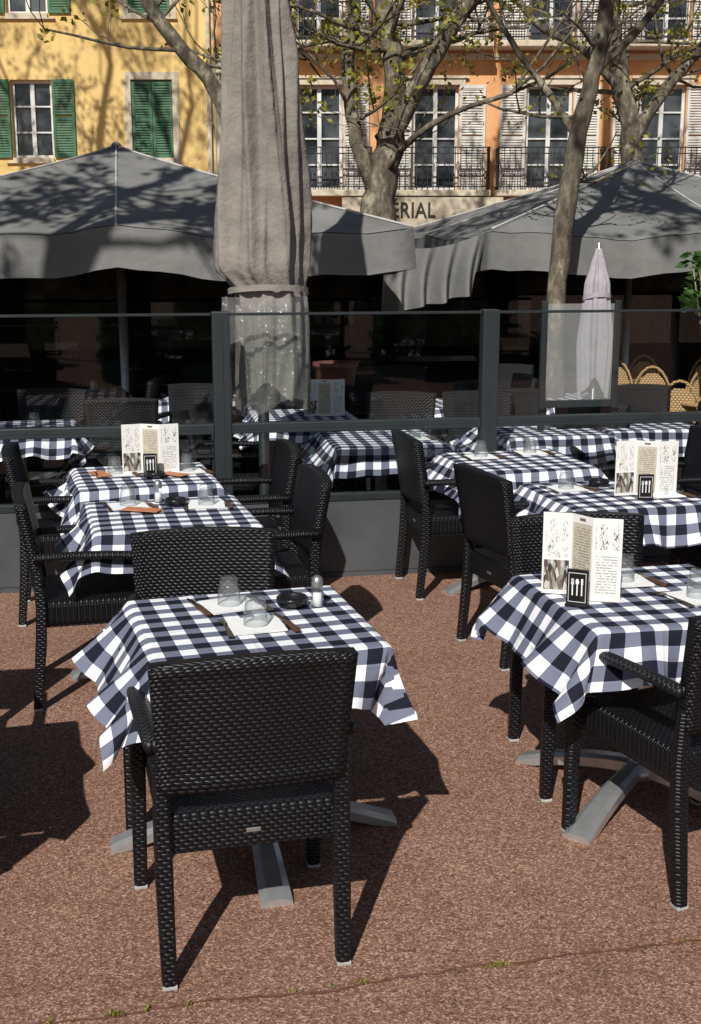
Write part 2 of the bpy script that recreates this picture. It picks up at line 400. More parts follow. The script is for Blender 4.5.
# ------------------------------------------------------------------ tables
def make_table(loc,rot):
    t=thing('pedestal_table','square cafe table on a silver metal cross base','table',loc,rot,'square cafe tables')
    bm=bmesh.new(); box(bm,-0.35,0.35,-0.35,0.35,0.715,0.742,0.005); finish(bm,'table_top',M_TOP,t)
    bm=bmesh.new(); lathe(bm,[(0,0.07),(0.065,0.07),(0.06,0.10),(0.038,0.12),(0.034,0.69),(0.1,0.70),(0.11,0.714),(0,0.714)],20); finish(bm,'column',M_BASE,t,True)
    bm=bmesh.new()
    for k in range(4):
        a=k*math.pi/2; d=Vector((math.cos(a),math.sin(a),0)); s=Vector((-d.y,d.x,0))
        rings=[]
        for q in range(13):
            u=q/12; r=0.02+0.46*u; w=0.030+0.020*u
            arch=0.105*(1-u**1.7)
            zt=0.022+arch; zb=max(0.002,zt-0.05+0.01*u) if u<0.93 else 0.0
            if u<0.5: zb=max(zb,0.02*(1-u))
            rings.append([bm.verts.new(d*r+s*(sg*ww)+Vector((0,0,zz))) for sg,ww,zz in ((-1,w,zb),(1,w,zb),(1,w,zt-0.012),(1,w*0.55,zt),(-1,w*0.55,zt),(-1,w,zt-0.012))])
        for A,B in zip(rings,rings[1:]):
            for k2 in range(6): bm.faces.new((A[k2],A[(k2+1)%6],B[(k2+1)%6],B[k2]))
        bm.faces.new(rings[0]); bm.faces.new(rings[-1][::-1])
    finish(bm,'cross_base',M_BASE,t)
    return t
def make_cloth(loc,rot,seed,wind=0.05,n=64,L=0.56,twist=0.0,ofs=(0,0),flare=30):
    rng=random.Random(seed); bm=bmesh.new(); uvl=bm.loops.layers.uv.new('UVMap'); h=0.352
    ph=[rng.uniform(0,6.28) for _ in range(6)]
    V=[[None]*(n+1) for _ in range(n+1)]; U={}
    for j in range(n+1):
        for i in range(n+1):
            a0=-L+2*L*i/n; b0=-L+2*L*j/n
            a=a0*math.cos(twist)-b0*math.sin(twist)+ofs[0]; b=a0*math.sin(twist)+b0*math.cos(twist)+ofs[1]
            cx=max(-h,min(h,a)); cy=max(-h,min(h,b)); ex=a-cx; ey=b-cy; e=math.hypot(ex,ey)
            if e<1e-6:
                z=0.7465+0.0015*math.sin(a*9+ph[0])*math.sin(b*8+ph[1]); x,y=a,b
            else:
                dx,dy=ex/e,ey/e
                s=(cy if abs(ex)>abs(ey) else cx)
                th=R(flare)+R(13)*math.sin(s*13+ph[2]+(2 if ex>0 else 0)+(1 if ey>0 else 0))+R(6)*math.sin(s*27+ph[3])
                corner=min(abs(ex),abs(ey))/0.2
                th+=R(12)*min(1,corner)*math.sin(ph[4]+3*math.atan2(dy,dx))
                rr=0.02; k=min(e,rr)
                out=k*0.8+(e-k)*math.sin(th); down=k*0.35+(e-k)*math.cos(th)
                fold=0.016*math.sin(math.atan2(abs(ey),abs(ex))*6+ph[5])*min(1,corner*2)*e/0.2
                x=cx+dx*out-wind*down/0.2*0.75-dy*fold; y=cy+dy*out+dx*fold; z=0.7465-down
            v=bm.verts.new((x,y,z)); V[j][i]=v; U[v]=(a0+0.6+seed*0.013,b0+0.6+seed*0.017)
    for j in range(n):
        for i in range(n):
            f=bm.faces.new((V[j][i],V[j][i+1],V[j+1][i+1],V[j+1][i])); f.smooth=True
            for l in f.loops: l[uvl].uv=U[l.vert]
    o=finish(bm,'tablecloth',M_GING,None,True,loc,rot)
    tag(o,'dark blue and white gingham tablecloth draped over a square table','tablecloth','gingham tablecloths')
    return o
TABLES=[(-0.32,3.74,16,-78),(-0.836,5.43,16,-70),(-1.12,6.41,15,-70),(0.2,7.80,12,-60),(0.97,6.93,13,-60),(1.33,5.90,14,-70),(1.045,4.06,14,-128),
        (-2.3,8.3,12,-60),(-2.35,10.5,12,-60),(-1.3,10.2,12,-60),(-0.35,9.0,12,-60),(0.85,9.75,12,-60),(1.33,8.2,12,-60),(2.05,8.5,12,-60),
        (-1.62,3.45,14,-60),(-0.3,11.3,12,-60),(1.9,10.1,12,-60)]
T0=None
for i,(x,y,r,fr) in enumerate(TABLES):
    if T0 is None: T0=make_table((x,y,0),R(r)); t=T0
    else: t=dup(T0,(x,y,0),R(r))
    for ch in t.children:
        if ch.name.startswith('cross_base'): ch.rotation_euler=(0,0,R(fr-r))
    near=i in(0,6)
    make_cloth((x,y,0),R(r),i+1,wind=0.10 if i==0 else 0.07 if i==6 else 0.03,n=72 if near else 44,L=0.55 if near else 0.56,flare=25 if near else 31,
        twist=R([2,-2,3,-3,2,0,-2][i%7]),ofs=((-0.015,-0.01),(0,0.01),(0.01,0))[i%3])

# ------------------------------------------------------------------ tableware
def tloc(ti,lx,ly,z=0.751):
    x,y,r,_=TABLES[ti]; c,s=math.cos(R(r)),math.sin(R(r))
    return (x+lx*c-ly*s, y+lx*s+ly*c, z)
bm=bmesh.new()
mod=lambda k,z:(1.0-0.035*(1 if k%3==0 else 0)) if z<0.07 else 1.0
lathe(bm,[(0.0395,0.0),(0.0405,0.001),(0.0385,0.03),(0.034,0.065),(0.030,0.090),(0.027,0.094),(0,0.095)],27,mod=mod)
lathe(bm,[(0.0395,0.0),(0.0375,0.003),(0.0355,0.03),(0.031,0.063),(0.026,0.076),(0,0.078)],27)
bmesh.ops.remove_doubles(bm,verts=bm.verts,dist=0.00005)
G0=finish(bm,'drinking_glass',M_TUMB,None,True); tag(G0,'clear faceted glass tumbler standing upside down on a table','drinking glass','upturned glass tumblers')
first=True
for (ti,lx,ly) in [(0,-0.04,0.19),(0,0.0,-0.06),(1,-0.17,0.20),(1,0.19,0.12),(2,-0.15,0.06),(2,0.24,0.05),(3,0.0,0.1),(3,0.2,-0.1),(4,-0.18,0.12),(4,0.16,0.2),
                   (5,-0.20,0.16),(5,0.2,-0.1),(6,-0.01,0.17),(6,0.14,-0.09),(7,0.1,0.0),(8,0.1,0.1),(10,0.15,0.0),(12,0.0,0.0),(12,0.2,0.15),(13,-0.1,0)]:
    o=G0 if first else G0.copy()
    if not first: COL.objects.link(o)
    first=False; o.location=tloc(ti,lx,ly,0.754 ); o.rotation_euler=(0,0,ti+lx*9)
bm=bmesh.new()
for lay,(s,dz) in enumerate(((0.085,0.0),(0.084,0.002))):
    vs=[bm.verts.new((x*s+0.002*lay,y*s,dz+0.0014*math.sin(i*7+lay))) for i,(x,y) in enumerate(((-1,-1),(1,-1),(1,1),(-1,1)))]
    vt=[bm.verts.new((v.co.x,v.co.y,v.co.z+0.0015)) for v in vs]
    bm.faces.new(vs[::-1]); bm.faces.new(vt)
    for k in range(4): bm.faces.new((vs[k],vs[(k+1)%4],vt[(k+1)%4],vt[k]))
NP=finish(bm,'paper_napkin',M_PAPER); tag(NP,'white folded paper napkin under an upturned glass','napkin','paper napkins')
def fork_mesh():
    bm=bmesh.new(); prof=[(-0.095,0.0085),(-0.09,0.0105),(-0.04,0.007),(0.02,0.003),(0.04,0.0035),(0.052,0.011),(0.068,0.012)]
    A=[]
    for i,(y,w) in enumerate(prof):
        z=0.006+0.006*math.sin((y+0.1)*14)
        A.append([bm.verts.new(p) for p in ((-w,y,z),(w,y,z),(w,y,z+0.0022),(-w,y,z+0.0022))])
    for a,b in zip(A,A[1:]):
        for k in range(4): bm.faces.new((a[k],a[(k+1)%4],b[(k+1)%4],b[k]))
    bm.faces.new(A[0]); bm.faces.new(A[-1][::-1])
    for k in range(4):
        cx=-0.0095+k*0.00633; z=0.009
        box(bm,cx-0.0016,cx+0.0016,0.067,0.1,z-0.002,z+0.0005)
    return bm
FK=finish(fork_mesh(),'fork',M_STEEL); tag(FK,'steel table fork lying beside a napkin','fork','table forks')
KN=thing('table_knife','steel table knife with dark wooden handle on a napkin','knife',(0,0,0),0,'table knives')
bm=bmesh.new(); A=[]
for y,w0,w1 in ((0,0.006,0.006),(0.02,0.008,0.008),(0.08,0.009,0.008),(0.105,0.007,0.002),(0.115,0.001,0.0)):
    A.append([bm.verts.new(p) for p in ((-w0,y,0.007),(w1,y,0.0075),(w1,y,0.0085),(-w0,y,0.0095))])
for a,b in zip(A,A[1:]):
    for k in range(4): bm.faces.new((a[k],a[(k+1)%4],b[(k+1)%4],b[k]))
bm.faces.new(A[0]); bm.faces.new(A[-1][::-1])
finish(bm,'blade',M_STEEL,KN)
bm=bmesh.new(); box(bm,-0.0095,0.0095,-0.1,0.002,0.003,0.014,0.003); finish(bm,'handle',M_HANDLE,KN)
fF=fN=fK=True
SETS=[(0,-0.04,0.19,10),(0,0.0,-0.06,0),(1,-0.17,0.20,5),(1,0.19,0.12,-8),(2,-0.15,0.06,3),(2,0.24,0.05,4),(3,0.2,-0.1,0),(4,-0.18,0.12,0),(4,0.16,0.2,0),(5,-0.2,0.16,4),(5,0.2,-0.1,0),(6,-0.01,0.17,-5),(6,0.14,-0.09,6)]
for (ti,lx,ly,a) in SETS:
    r=R(TABLES[ti][2]+a)
    o=NP if fN else NP.copy()
    if not fN: COL.objects.link(o)
    fN=False; o.location=tloc(ti,lx,ly,0.7490); o.rotation_euler=(0,0,r)
    o=FK if fF else FK.copy()
    if not fF: COL.objects.link(o)
    fF=False; o.location=tloc(ti,lx-0.10 if ly<0.05 or ti!=0 else lx+0.105,ly-0.02,0.7475); o.rotation_euler=(0,0,r+R(6 if ti==6 else 0))
    kl=tloc(ti,lx+0.10 if ly<0.05 or ti!=0 else lx-0.105,ly-0.01,0.7475)
    if fK: KN.location=kl; KN.rotation_euler=(0,0,r); fK=False
    else: dup(KN,kl,r+R(8))
bm=bmesh.new(); lathe(bm,[(0,0.0),(0.045,0.0),(0.052,0.006),(0.054,0.026),(0.050,0.03),(0.044,0.026),(0.041,0.010),(0,0.009)],28)
AT=finish(bm,'ashtray',M_BLACK,None,True); tag(AT,'round black glass ashtray on a checked tablecloth','ashtray','black ashtrays')
AT.location=tloc(0,0.165,0.13,0.752)
for a in ((1,0.05,0.16),(2,0.05,-0.1),(5,0.0,0.2)):
    o=AT.copy(); COL.objects.link(o); o.location=tloc(*a,0.752)
SS=thing('salt_shaker','glass salt shaker with steel cap on a table','salt shaker',tloc(0,0.245,0.10,0.7505),0,'salt and pepper shakers')
bm=bmesh.new(); lathe(bm,[(0,0),(0.021,0),(0.0215,0.004),(0.0185,0.055),(0.018,0.07),(0,0.07)],16,mod=lambda k,z:0.95 if k%2 else 1); finish(bm,'glass_body',M_TUMB,SS,True)
bm=bmesh.new(); lathe(bm,[(0,0.001),(0.0165,0.001),(0.015,0.045),(0,0.045)],14); finish(bm,'salt_fill',M_PAPER,SS,True)
bm=bmesh.new(); lathe(bm,[(0.0195,0.068),(0.0198,0.083),(0.017,0.098),(0.009,0.105),(0,0.106)],18); finish(bm,'steel_cap',M_ALU,SS,True)
dup(SS,tloc(1,-0.02,0.26,0.7505),0.4); dup(SS,tloc(2,0.12,0.1,0.7505),0.4)
def make_menu(ti,lx,ly,rot,z=0.7495,sc=1.0,w=0.112):
    m=thing('folded_menu','tall white folded menu with printed panels standing on a table','menu',tloc(ti,lx,ly,z),R(rot),'standing folded menus')
    w=w*sc; hh=0.285*sc; x=-1.5*w*0.95; pts=[]
    ys=[0.0,0.035,-0.0,0.035]
    for k in range(4): pts.append((x+k*w*0.95,ys[k]))
    for k in range(3):
        bm=bmesh.new(); uvl=bm.loops.layers.uv.new('UVMap')
        (x0,y0),(x1,y1)=pts[k],pts[k+1]
        f=[bm.verts.new(p) for p in ((x0,y0,0),(x1,y1,0),(x1,y1,hh),(x0,y0,hh))]
        b=[bm.verts.new((v.co.x,v.co.y+0.0012,v.co.z)) for v in f]
        fc=bm.faces.new(f)
        for l,u in zip(fc.loops,((0,0),(1,0),(1,1),(0,1))): l[uvl].uv=u
        fb=bm.faces.new(b[::-1])
        for l,u in zip(fb.loops,((0,1),(1,1),(1,0),(0,0))): l[uvl].uv=u
        for q in range(4): bm.faces.new((f[q],b[q],b[(q+1)%4],f[(q+1)%4]))
        finish(bm,'menu_panel',M_MENU[k],m)
    return m
make_menu(6,-0.27,-0.005,-34,w=0.095,sc=1.02)
make_menu(5,0.10,-0.12,-4,sc=0.96)
make_menu(2,0.04,0.02,4,sc=0.95)
make_menu(10,0.13,-0.15,5,sc=0.95)
def make_holder(ti,lx,ly,rot):
    h=thing('card_holder','small black table card with a white cutlery emblem','table card',tloc(ti,lx,ly,0.7495),R(rot),'small black table cards')
    bm=bmesh.new(); box(bm,-0.037,0.037,-0.006,0.006,0,0.125,0.002); box(bm,-0.037,0.037,-0.025,0.025,0,0.008,0.002); finish(bm,'black_board',M_BLACK,h)
    bm=bmesh.new()
    y0,y1=-0.008,-0.006
    for cx in (-0.016,0.0,0.016): box(bm,cx-0.0022,cx+0.0022,y0,y1,0.035,0.075)
    for q in (-1,0,1): box(bm,-0.016+q*0.0035-0.001,-0.016+q*0.0035+0.001,y0,y1,0.077,0.093)
    box(bm,-0.021,-0.011,y0,y1,0.073,0.0785)
    vs=[bm.verts.new((0.0+0.006*math.cos(a),y0,0.083+0.011*math.sin(a))) for a in [2*math.pi*k/14 for k in range(14)]]; bm.faces.new(vs)
    box(bm,0.0128,0.0195,y0,y1,0.073,0.094)
    for a in ((-0.03,0.03,0.112,0.1135),(-0.03,0.03,0.012,0.0135)): box(bm,a[0],a[1],y0,y1,a[2],a[3])
    for a in (-0.03,0.0285): box(bm,a,a+0.0015,y0,y1,0.0135,0.112)
    finish(bm,'cutlery_emblem',M_WHITE,h)
make_holder(6,-0.305,-0.075,-24); make_holder(5,0.06,-0.19,0); make_holder(2,0.03,-0.06,8)
bm=bmesh.new(); box(bm,-0.04,0.04,-0.09,0.09,0,0.004,0.001,1)
SL=finish(bm,'cutlery_sleeve',M_ORANGE); tag(SL,'orange paper cutlery sleeve lying on a checked table','cutlery sleeve','orange cutlery sleeves'); SL.location=tloc(1,-0.12,0.06,0.7555); SL.rotation_euler=(0,0,R(75))
for a in ((2,0.15,-0.05,60),(2,-0.23,0.05,30)):
    o=SL.copy(); COL.objects.link(o); o.location=tloc(a[0],a[1],a[2],0.7555); o.rotation_euler=(0,0,R(a[3]))

# ------------------------------------------------------------------ ground
bm=bmesh.new(); S=300
vs=[bm.verts.new(p) for p in ((-S,-S,0),(S,-S,0),(S,S,0),(-S,S,0))]; bm.faces.new(vs)
g=finish(bm,'ground',M_GROUND); g['kind']='structure'
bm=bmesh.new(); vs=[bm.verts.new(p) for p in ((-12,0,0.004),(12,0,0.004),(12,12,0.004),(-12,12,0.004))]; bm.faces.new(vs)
g=finish(bm,'shade_floor',M_FLOORSHADE,None,False,(0,7.6,0),R(10.6)); g['kind']='structure'  # dark sheet over the ground, stands for the shade under the parasols
rng=random.Random(5)
bm=bmesh.new(); prev=None; n=240
M_CRACK=varied('dark_joint',(0.10,0.035,0.025),(0.20,0.08,0.055),40,0.95)
off=0
for k in range(n+1):
    x=-2.2+k*4.6/n; off=off*0.9+rng.uniform(-0.006,0.006); y=2.871+0.218*x+off; w=0.002+0.004*abs(math.sin(k*0.7)+rng.uniform(-.5,.5))
    cur=(bm.verts.new((x,y-w,0.004)),bm.verts.new((x,y+w,0.004)))
    if prev: bm.faces.new((prev[0],cur[0],cur[1],prev[1]))
    prev=cur
o=finish(bm,'pavement_joint',M_CRACK); o['kind']='structure'
bm=bmesh.new()
for k in range(24):
    x=rng.uniform(-1.0,1.3)
    if k<8: x=0.42+rng.uniform(-.04,.05)
    elif k<13: x=-0.62+rng.uniform(-.04,.04)
    y=2.871+0.218*x
    for q in range(6):
        a=rng.uniform(0,6.28); l=rng.uniform(0.006,0.018); px=x+rng.uniform(-.008,.008); py=y+rng.uniform(-.006,.006)
        d=Vector((math.cos(a),math.sin(a),0)); s=Vector((-d.y,d.x,0))*0.0022
        p=Vector((px,py,0.003)); q1=p+d*l*0.5+Vector((0,0,l*0.7)); q2=p+d*l+Vector((0,0,l*0.6))
        bm.faces.new([bm.verts.new(v) for v in (p-s*0.5,p+s*0.5,q1+s)]+[bm.verts.new(q2),bm.verts.new(q1-s)])
o=finish(bm,'weeds',M_LEAF); o['kind']='stuff'; tag(o,'tiny green weeds growing in the pavement joint','weeds')

# ------------------------------------------------------------------ glass barrier
BR=R(10.6); bd=Vector((math.cos(BR),math.sin(BR),0))
def make_bay(p):
    b=thing('glass_windbreak','dark grey framed glass windbreak section on a solid kick panel','glass barrier',p,BR,'glass windbreak sections'); W=1.61
    bm=bmesh.new(); box(bm,-0.05,0.05,-0.045,0.045,0,1.60,0.006); box(bm,-0.008,0.008,-0.049,-0.045,0.02,1.58); finish(bm,'post',M_FRAME,b)
    bm=bmesh.new(); box(bm,0.052,W-0.052,-0.025,0.025,0.03,0.47,0.004); box(bm,0.052,W-0.052,-0.03,0.03,0.0,0.028); finish(bm,'kick_panel',M_KICK,b)
    bm=bmesh.new(); box(bm,0.052,W-0.052,-0.032,0.032,0.472,0.515,0.004); finish(bm,'lower_rail',M_FRAME,b)
    bm=bmesh.new(); box(bm,0.052,W-0.052,-0.035,0.035,0.895,0.955,0.005); box(bm,0.052,W-0.052,-0.037,-0.035,0.92,0.93); finish(bm,'middle_rail',M_FRAME,b)
    for z0,z1 in ((0.516,0.894),(0.956,1.575)):
        bm=bmesh.new(); vs=[bm.verts.new(p) for p in ((0.052,0,z0),(W-0.052,0,z0),(W-0.052,0,z1),(0.052,0,z1))]; bm.faces.new(vs); finish(bm,'glass_pane',M_PANE,b)
    bm=bmesh.new(); box(bm,0.052,W-0.052,-0.009,0.009,1.576,1.592,0.002,1); finish(bm,'top_trim',M_FRAME,b)
    return b
P0=Vector((-0.748,6.97,0)); B0=make_bay(P0)
for k in (-2,-1,1,2): dup(B0,P0+bd*(1.61*k),BR)
s=thing('frosted_glass_screen','tall frosted glass screen between two dark posts','glass screen',(1.30,8.15,0),BR)
for nm,a in (('post',(-0.02,0.02,-0.02,0.02,0,1.62)),('post',(0.50,0.54,-0.02,0.02,0,1.62)),('bottom_rail',(0.022,0.498,-0.015,0.015,0.90,0.95))):
    bm=bmesh.new(); box(bm,*a,0.005); finish(bm,nm,M_FRAME,s)
bm=bmesh.new(); vs=[bm.verts.new(p) for p in ((0.022,0,0.951),(0.498,0,0.951),(0.498,0,1.60),(0.022,0,1.60))]; bm.faces.new(vs); finish(bm,'glass_pane',M_HAZE,s)
FB=thing('low_glass_barrier','low dark framed glass barrier on the far side of the terrace','glass barrier',(-6,11.6,0),R(8),'far glass barriers')
bm=bmesh.new(); box(bm,-0.04,0.04,-0.03,0.03,0,1.5); finish(bm,'post',M_FARFRAME,FB)
bm=bmesh.new(); box(bm,0.04,1.96,-0.02,0.02,0.85,0.9); box(bm,0.04,1.96,-0.02,0.02,1.47,1.5); box(bm,0.04,1.96,-0.02,0.02,0.05,0.5); finish(bm,'rail',M_FARFRAME,FB)
bm=bmesh.new(); vs=[bm.verts.new(p) for p in ((0.042,0,0.902),(1.958,0,0.902),(1.958,0,1.468),(0.042,0,1.468))]; bm.faces.new(vs); finish(bm,'glass_pane',M_PANE,FB)
for k in range(1,6): dup(FB,(-6+2*k*math.cos(R(8)),11.6+2*k*math.sin(R(8))*0.99+ (1.6 if k>3 else 0),0),R(8))

# ------------------------------------------------------------------ closed umbrellas
def closed_umbrella(loc,prof,fold,strap_z,mat,label,pole_r=0.03,seed=1,cover=False):
    u=thing('closed_umbrella',label,'umbrella',loc,0)
    rng=random.Random(seed); bm=bmesh.new(); seg=144; nz=90
    zs=[p[0] for p in prof]; z0,z1=zs[0],zs[-1]
    def interp(z):
        for (a,ra,ca),(b,rb,cb) in zip(prof,prof[1:]):
            if z<=b: t=(z-a)/(b-a); t=t*t*(3-2*t)*0.5+t*0.5; return ra+(rb-ra)*t, ca+(cb-ca)*t
        return prof[-1][1],prof[-1][2]
    ph=[rng.uniform(0,6.28) for _ in range(8)]; rings=[]
    for j in range(nz+1):
        z=z0+(z1-z0)*j/nz; r,cx=interp(z); ring=[]
        low=max(0,(strap_z-z)/(strap_z-z0)) if z<strap_z else 0
        hi=min(1,max(0,(z-strap_z)/0.25))
        for k in range(seg):
            a=2*math.pi*k/seg
            tw=0.45*(z-strap_z)
            if cover:
                b=a+0.22*math.sin(2*a+ph[1])+0.16*math.sin(z*1.6+ph[0])
                w=0.75*(1-2*abs(math.sin(3.5*b+tw))**0.75)+0.35*(1-2*abs(math.sin(6*a-tw*1.3+ph[2]))**0.8)+0.13*math.sin(17*a+ph[4]+z*3.2+2*math.sin(3*a+z))
            else:
                w=0.6*math.sin(8*a+ph[0]+tw)+0.34*math.sin(13*a+ph[2]+z*1.3)+0.2*math.sin(5*a+ph[3]-z*1.1)
            amp=fold*(1+0.5*low)*(0.55+0.45*max(hi,low))
            rr=r*(1+amp*w)
            zz=z
            if low>0: zz=z-0.085*low*math.cos(2*a+0.3)-0.02*low*math.sin(5*a)
            ring.append(bm.verts.new((cx+rr*math.cos(a),rr*math.sin(a)*0.9,zz)))
        rings.append(ring)
    for A,B in zip(rings,rings[1:]):
        for k in range(seg): bm.faces.new((A[k],A[(k+1)%seg],B[(k+1)%seg],B[k]))
    bm.faces.new(rings[-1])
    finish(bm,'folded_fabric',mat,u,True)
    r,cx=interp(strap_z); bm=bmesh.new()
    rings=[]
    for dz in (-0.018,0.018): rings.append([bm.verts.new((cx+(r*1.10)*math.cos(2*math.pi*k/32),(r*1.03)*math.sin(2*math.pi*k/32),strap_z+dz+0.03*math.sin(3+2*math.pi*k/32))) for k in range(32)])
    for k in range(32): bm.faces.new((rings[0][k],rings[0][(k+1)%32],rings[1][(k+1)%32],rings[1][k]))
    finish(bm,'strap',mat,u,True)
    bm=bmesh.new(); pt=z1+0.04
    lathe(bm,[(0,0.0),(0.28,0.0),(0.28,0.05),(0.05,0.06),(pole_r,0.12),(pole_r,pt),(0,pt+0.02)],16); finish(bm,'pole',M_FRAME if cover else M_ALU,u,True)
    if cover:
        bm=bmesh.new(); rings=[]
        for j in range(17):
            z=1.02+(1.67-1.02)*j/16; r,cx=interp(max(z,z0)); ring=[]
            for k in range(56):
                a=math.pi*(0.86+1.05*k/55)
                rr=r*1.2+0.016*math.sin(7*a+ph[1]+z*3)+0.010*math.sin(15*a-z*9)
                ring.append(bm.verts.new((cx-0.02+rr*math.cos(a),rr*math.sin(a)*0.95,z-0.05*math.sin(3*a+1)*(1-j/16))))
            rings.append(ring)
        for A,B in zip(rings,rings[1:]):
            for k in range(55): bm.faces.new((A[k],A[k+1],B[k+1],B[k]))
        finish(bm,'plastic_cover',M_PLASTIC,u,True)
    return u
closed_umbrella((-0.54,7.42,0),[(1.06,0.215,0.05),(1.35,0.225,0.055),(1.66,0.22,0.05),(1.72,0.225,0.035),(1.84,0.288,-0.01),(2.1,0.28,-0.005),(2.7,0.24,-0.0),(3.4,0.185,0.0),(4.3,0.07,0.0)],0.19,1.70,M_UMB,
  'tall taupe market umbrella folded shut with a clear plastic wrap',0.035,3,True)
closed_umbrella((1.88,9.3,0),[(0.9,0.10,0),(1.3,0.125,0),(1.7,0.09,0),(1.85,0.05,0),(1.97,0.02,0)],0.16,1.60,M_LILAC,'small pale pink parasol folded shut',0.015,5)

# ------------------------------------------------------------------ square canopies
def canopy(loc,rot,half,ze,zp,zv,label,curtain=False,seed=0):
    c=thing('square_parasol',label,'parasol',loc,rot,'large grey square parasols')
    def rim(t):
        t=t%8; k=int(t); f=t-k
        P=[(0,-1),(1,-1),(1,0),(1,1),(0,1),(-1,1),(-1,0),(-1,-1)]
        a=P[k];b=P[(k+1)%8]; return (a[0]+(b[0]-a[0])*f)*half,(a[1]+(b[1]-a[1])*f)*half,f
    bm=bmesh.new(); NT=8*14; NR=18; rings=[]
    for j in range(1,NR+1):
        r=j/NR; ring=[]
        for k in range(NT):
            x,y,f=rim(k/14); sag=math.sin(f*math.pi)*0.075*math.sin(min(1,r)*math.pi*0.6)*r
            z=zp-(zp-ze)*(r**0.92)-sag
            zz=z+(0.014*math.sin(x*5+y*3+seed)+0.008*math.sin(x*11-y*7))*r
            e=1-0.03*math.sin(f*math.pi)*r
            ring.append(bm.verts.new((x*r*e,y*r*e,zz)))
        rings.append(ring)
    top=bm.verts.new((0,0,zp))
    for k in range(NT): bm.faces.new((top,rings[0][k],rings[0][(k+1)%NT]))
    for A,B in zip(rings,rings[1:]):
        for k in range(NT): bm.faces.new((A[k],B[k],B[(k+1)%NT],A[(k+1)%NT]))
    rim_co=[v.co.copy() for v in rings[-1]]
    finish(bm,'fabric_roof',M_CANOPY,c,True)
    bm=bmesh.new(); vr=[]
    for j in range(6):
        t=j/5; ring=[]
        for k in range(NT):
            p=rim_co[k]; f=(k%14)/14; o=1.004+(0.007*math.sin(k*0.9+seed)+0.005*math.sin(k*2.3))*t
            ring.append(bm.verts.new((p.x*o,p.y*o,p.z-0.006-(ze-zv)*t*(1+0.04*math.sin(f*math.pi)))))
        vr.append(ring)
    for A,B in zip(vr,vr[1:]):
        for k in range(NT): bm.faces.new((A[k],B[k],B[(k+1)%NT],A[(k+1)%NT]))
    finish(bm,'valance',M_CANOPY,c,True)
    for k in range(8):
        x,y,_=rim(k); bm=bmesh.new()
        pts=[(x*r,y*r,zp-(zp-ze)*(r**0.92)+0.006) for r in [q/10 for q in range(11)]]
        tube(bm,pts,0.009,6); finish(bm,'seam',M_PIPING,c,True)
    for k in range(8):
        x,y,_=rim(k); bm=bmesh.new(); tube(bm,[(0,0,zp-0.1),(x*0.98,y*0.98,ze-0.06)],0.016,6); tube(bm,[(0,0,zp-0.75),(x*0.5,y*0.5,(zp+ze)/2-0.1)],0.014,6); finish(bm,'rib',M_FRAME,c)
    bm=bmesh.new(); lathe(bm,[(0,0),(0.4,0),(0.4,0.08),(0.06,0.1),(0.04,0.2),(0.04,zp-0.02),(0,zp-0.02)],16); finish(bm,'pole',M_ALU,c,True)
    bm=bmesh.new(); lathe(bm,[(0,zp+0.04),(0.03,zp+0.03),(0.05,zp+0.005),(0,zp-0.01)],12); finish(bm,'finial',M_CANOPY,c,True)
    if curtain:
        bm=bmesh.new(); G=[]; nx,nz=60,16
        for j in range(nz+1):
            row=[]
            for i in range(nx+1):
                s=i/nx; t=j/nz
                x=-half-0.02-(0.75+0.12*t)*(1-s); y=-half+0.15+0.5*(1-s)+0.07*math.sin(s*26+0.8*math.sin(t*3))*(0.4+t)
                z=ze-0.03-0.10*(1-s)*1.0-(0.62-0.10*s)*t-0.07*math.sin(s*math.pi)*(1-t)+0.008*math.sin(s*17)*t
                x+=0.16*t*(s-0.5)*-1
                row.append(bm.verts.new((x,y,z)))
            G.append(row)
        for j in range(nz):
            for i in range(nx): bm.faces.new((G[j][i],G[j][i+1],G[j+1][i+1],G[j+1][i]))
        finish(bm,'side_curtain',M_CANOPY,c,True)
    return c
canopy((-2.10,11.2,0),R(10),2.22,2.13,2.88,1.83,'large grey square parasol open over the terrace seating',False,1)
canopy((2.98,13.1,0),R(11),2.25,2.14,2.90,1.83,'large grey square parasol with a gathered side curtain',True,4)

# ------------------------------------------------------------------ buildings
def wall_holes(bm,x0,x1,z0,z1,holes,dep,mi=0):
    xs=sorted({x0,x1}|{h[0] for h in holes}|{h[1] for h in holes}); zs=sorted({z0,z1}|{h[2] for h in holes}|{h[3] for h in holes})
    def q(a,b,c,d): bm.faces.new([bm.verts.new(p) for p in (a,b,c,d)])
    for i in range(len(xs)-1):
        for j in range(len(zs)-1):
            cx=(xs[i]+xs[i+1])/2; cz=(zs[j]+zs[j+1])/2
            if any(h[0]<cx<h[1] and h[2]<cz<h[3] for h in holes): continue
            q((xs[i],0,zs[j]),(xs[i+1],0,zs[j]),(xs[i+1],0,zs[j+1]),(xs[i],0,zs[j+1]))
    for a,b,c,d in holes:
        q((a,0,c),(a,dep,c),(a,dep,d),(a,0,d)); q((b,0,c),(b,0,d),(b,dep,d),(b,dep,c)); q((a,0,d),(a,dep,d),(b,dep,d),(b,0,d)); q((a,0,c),(b,0,c),(b,dep,c),(a,dep,c))
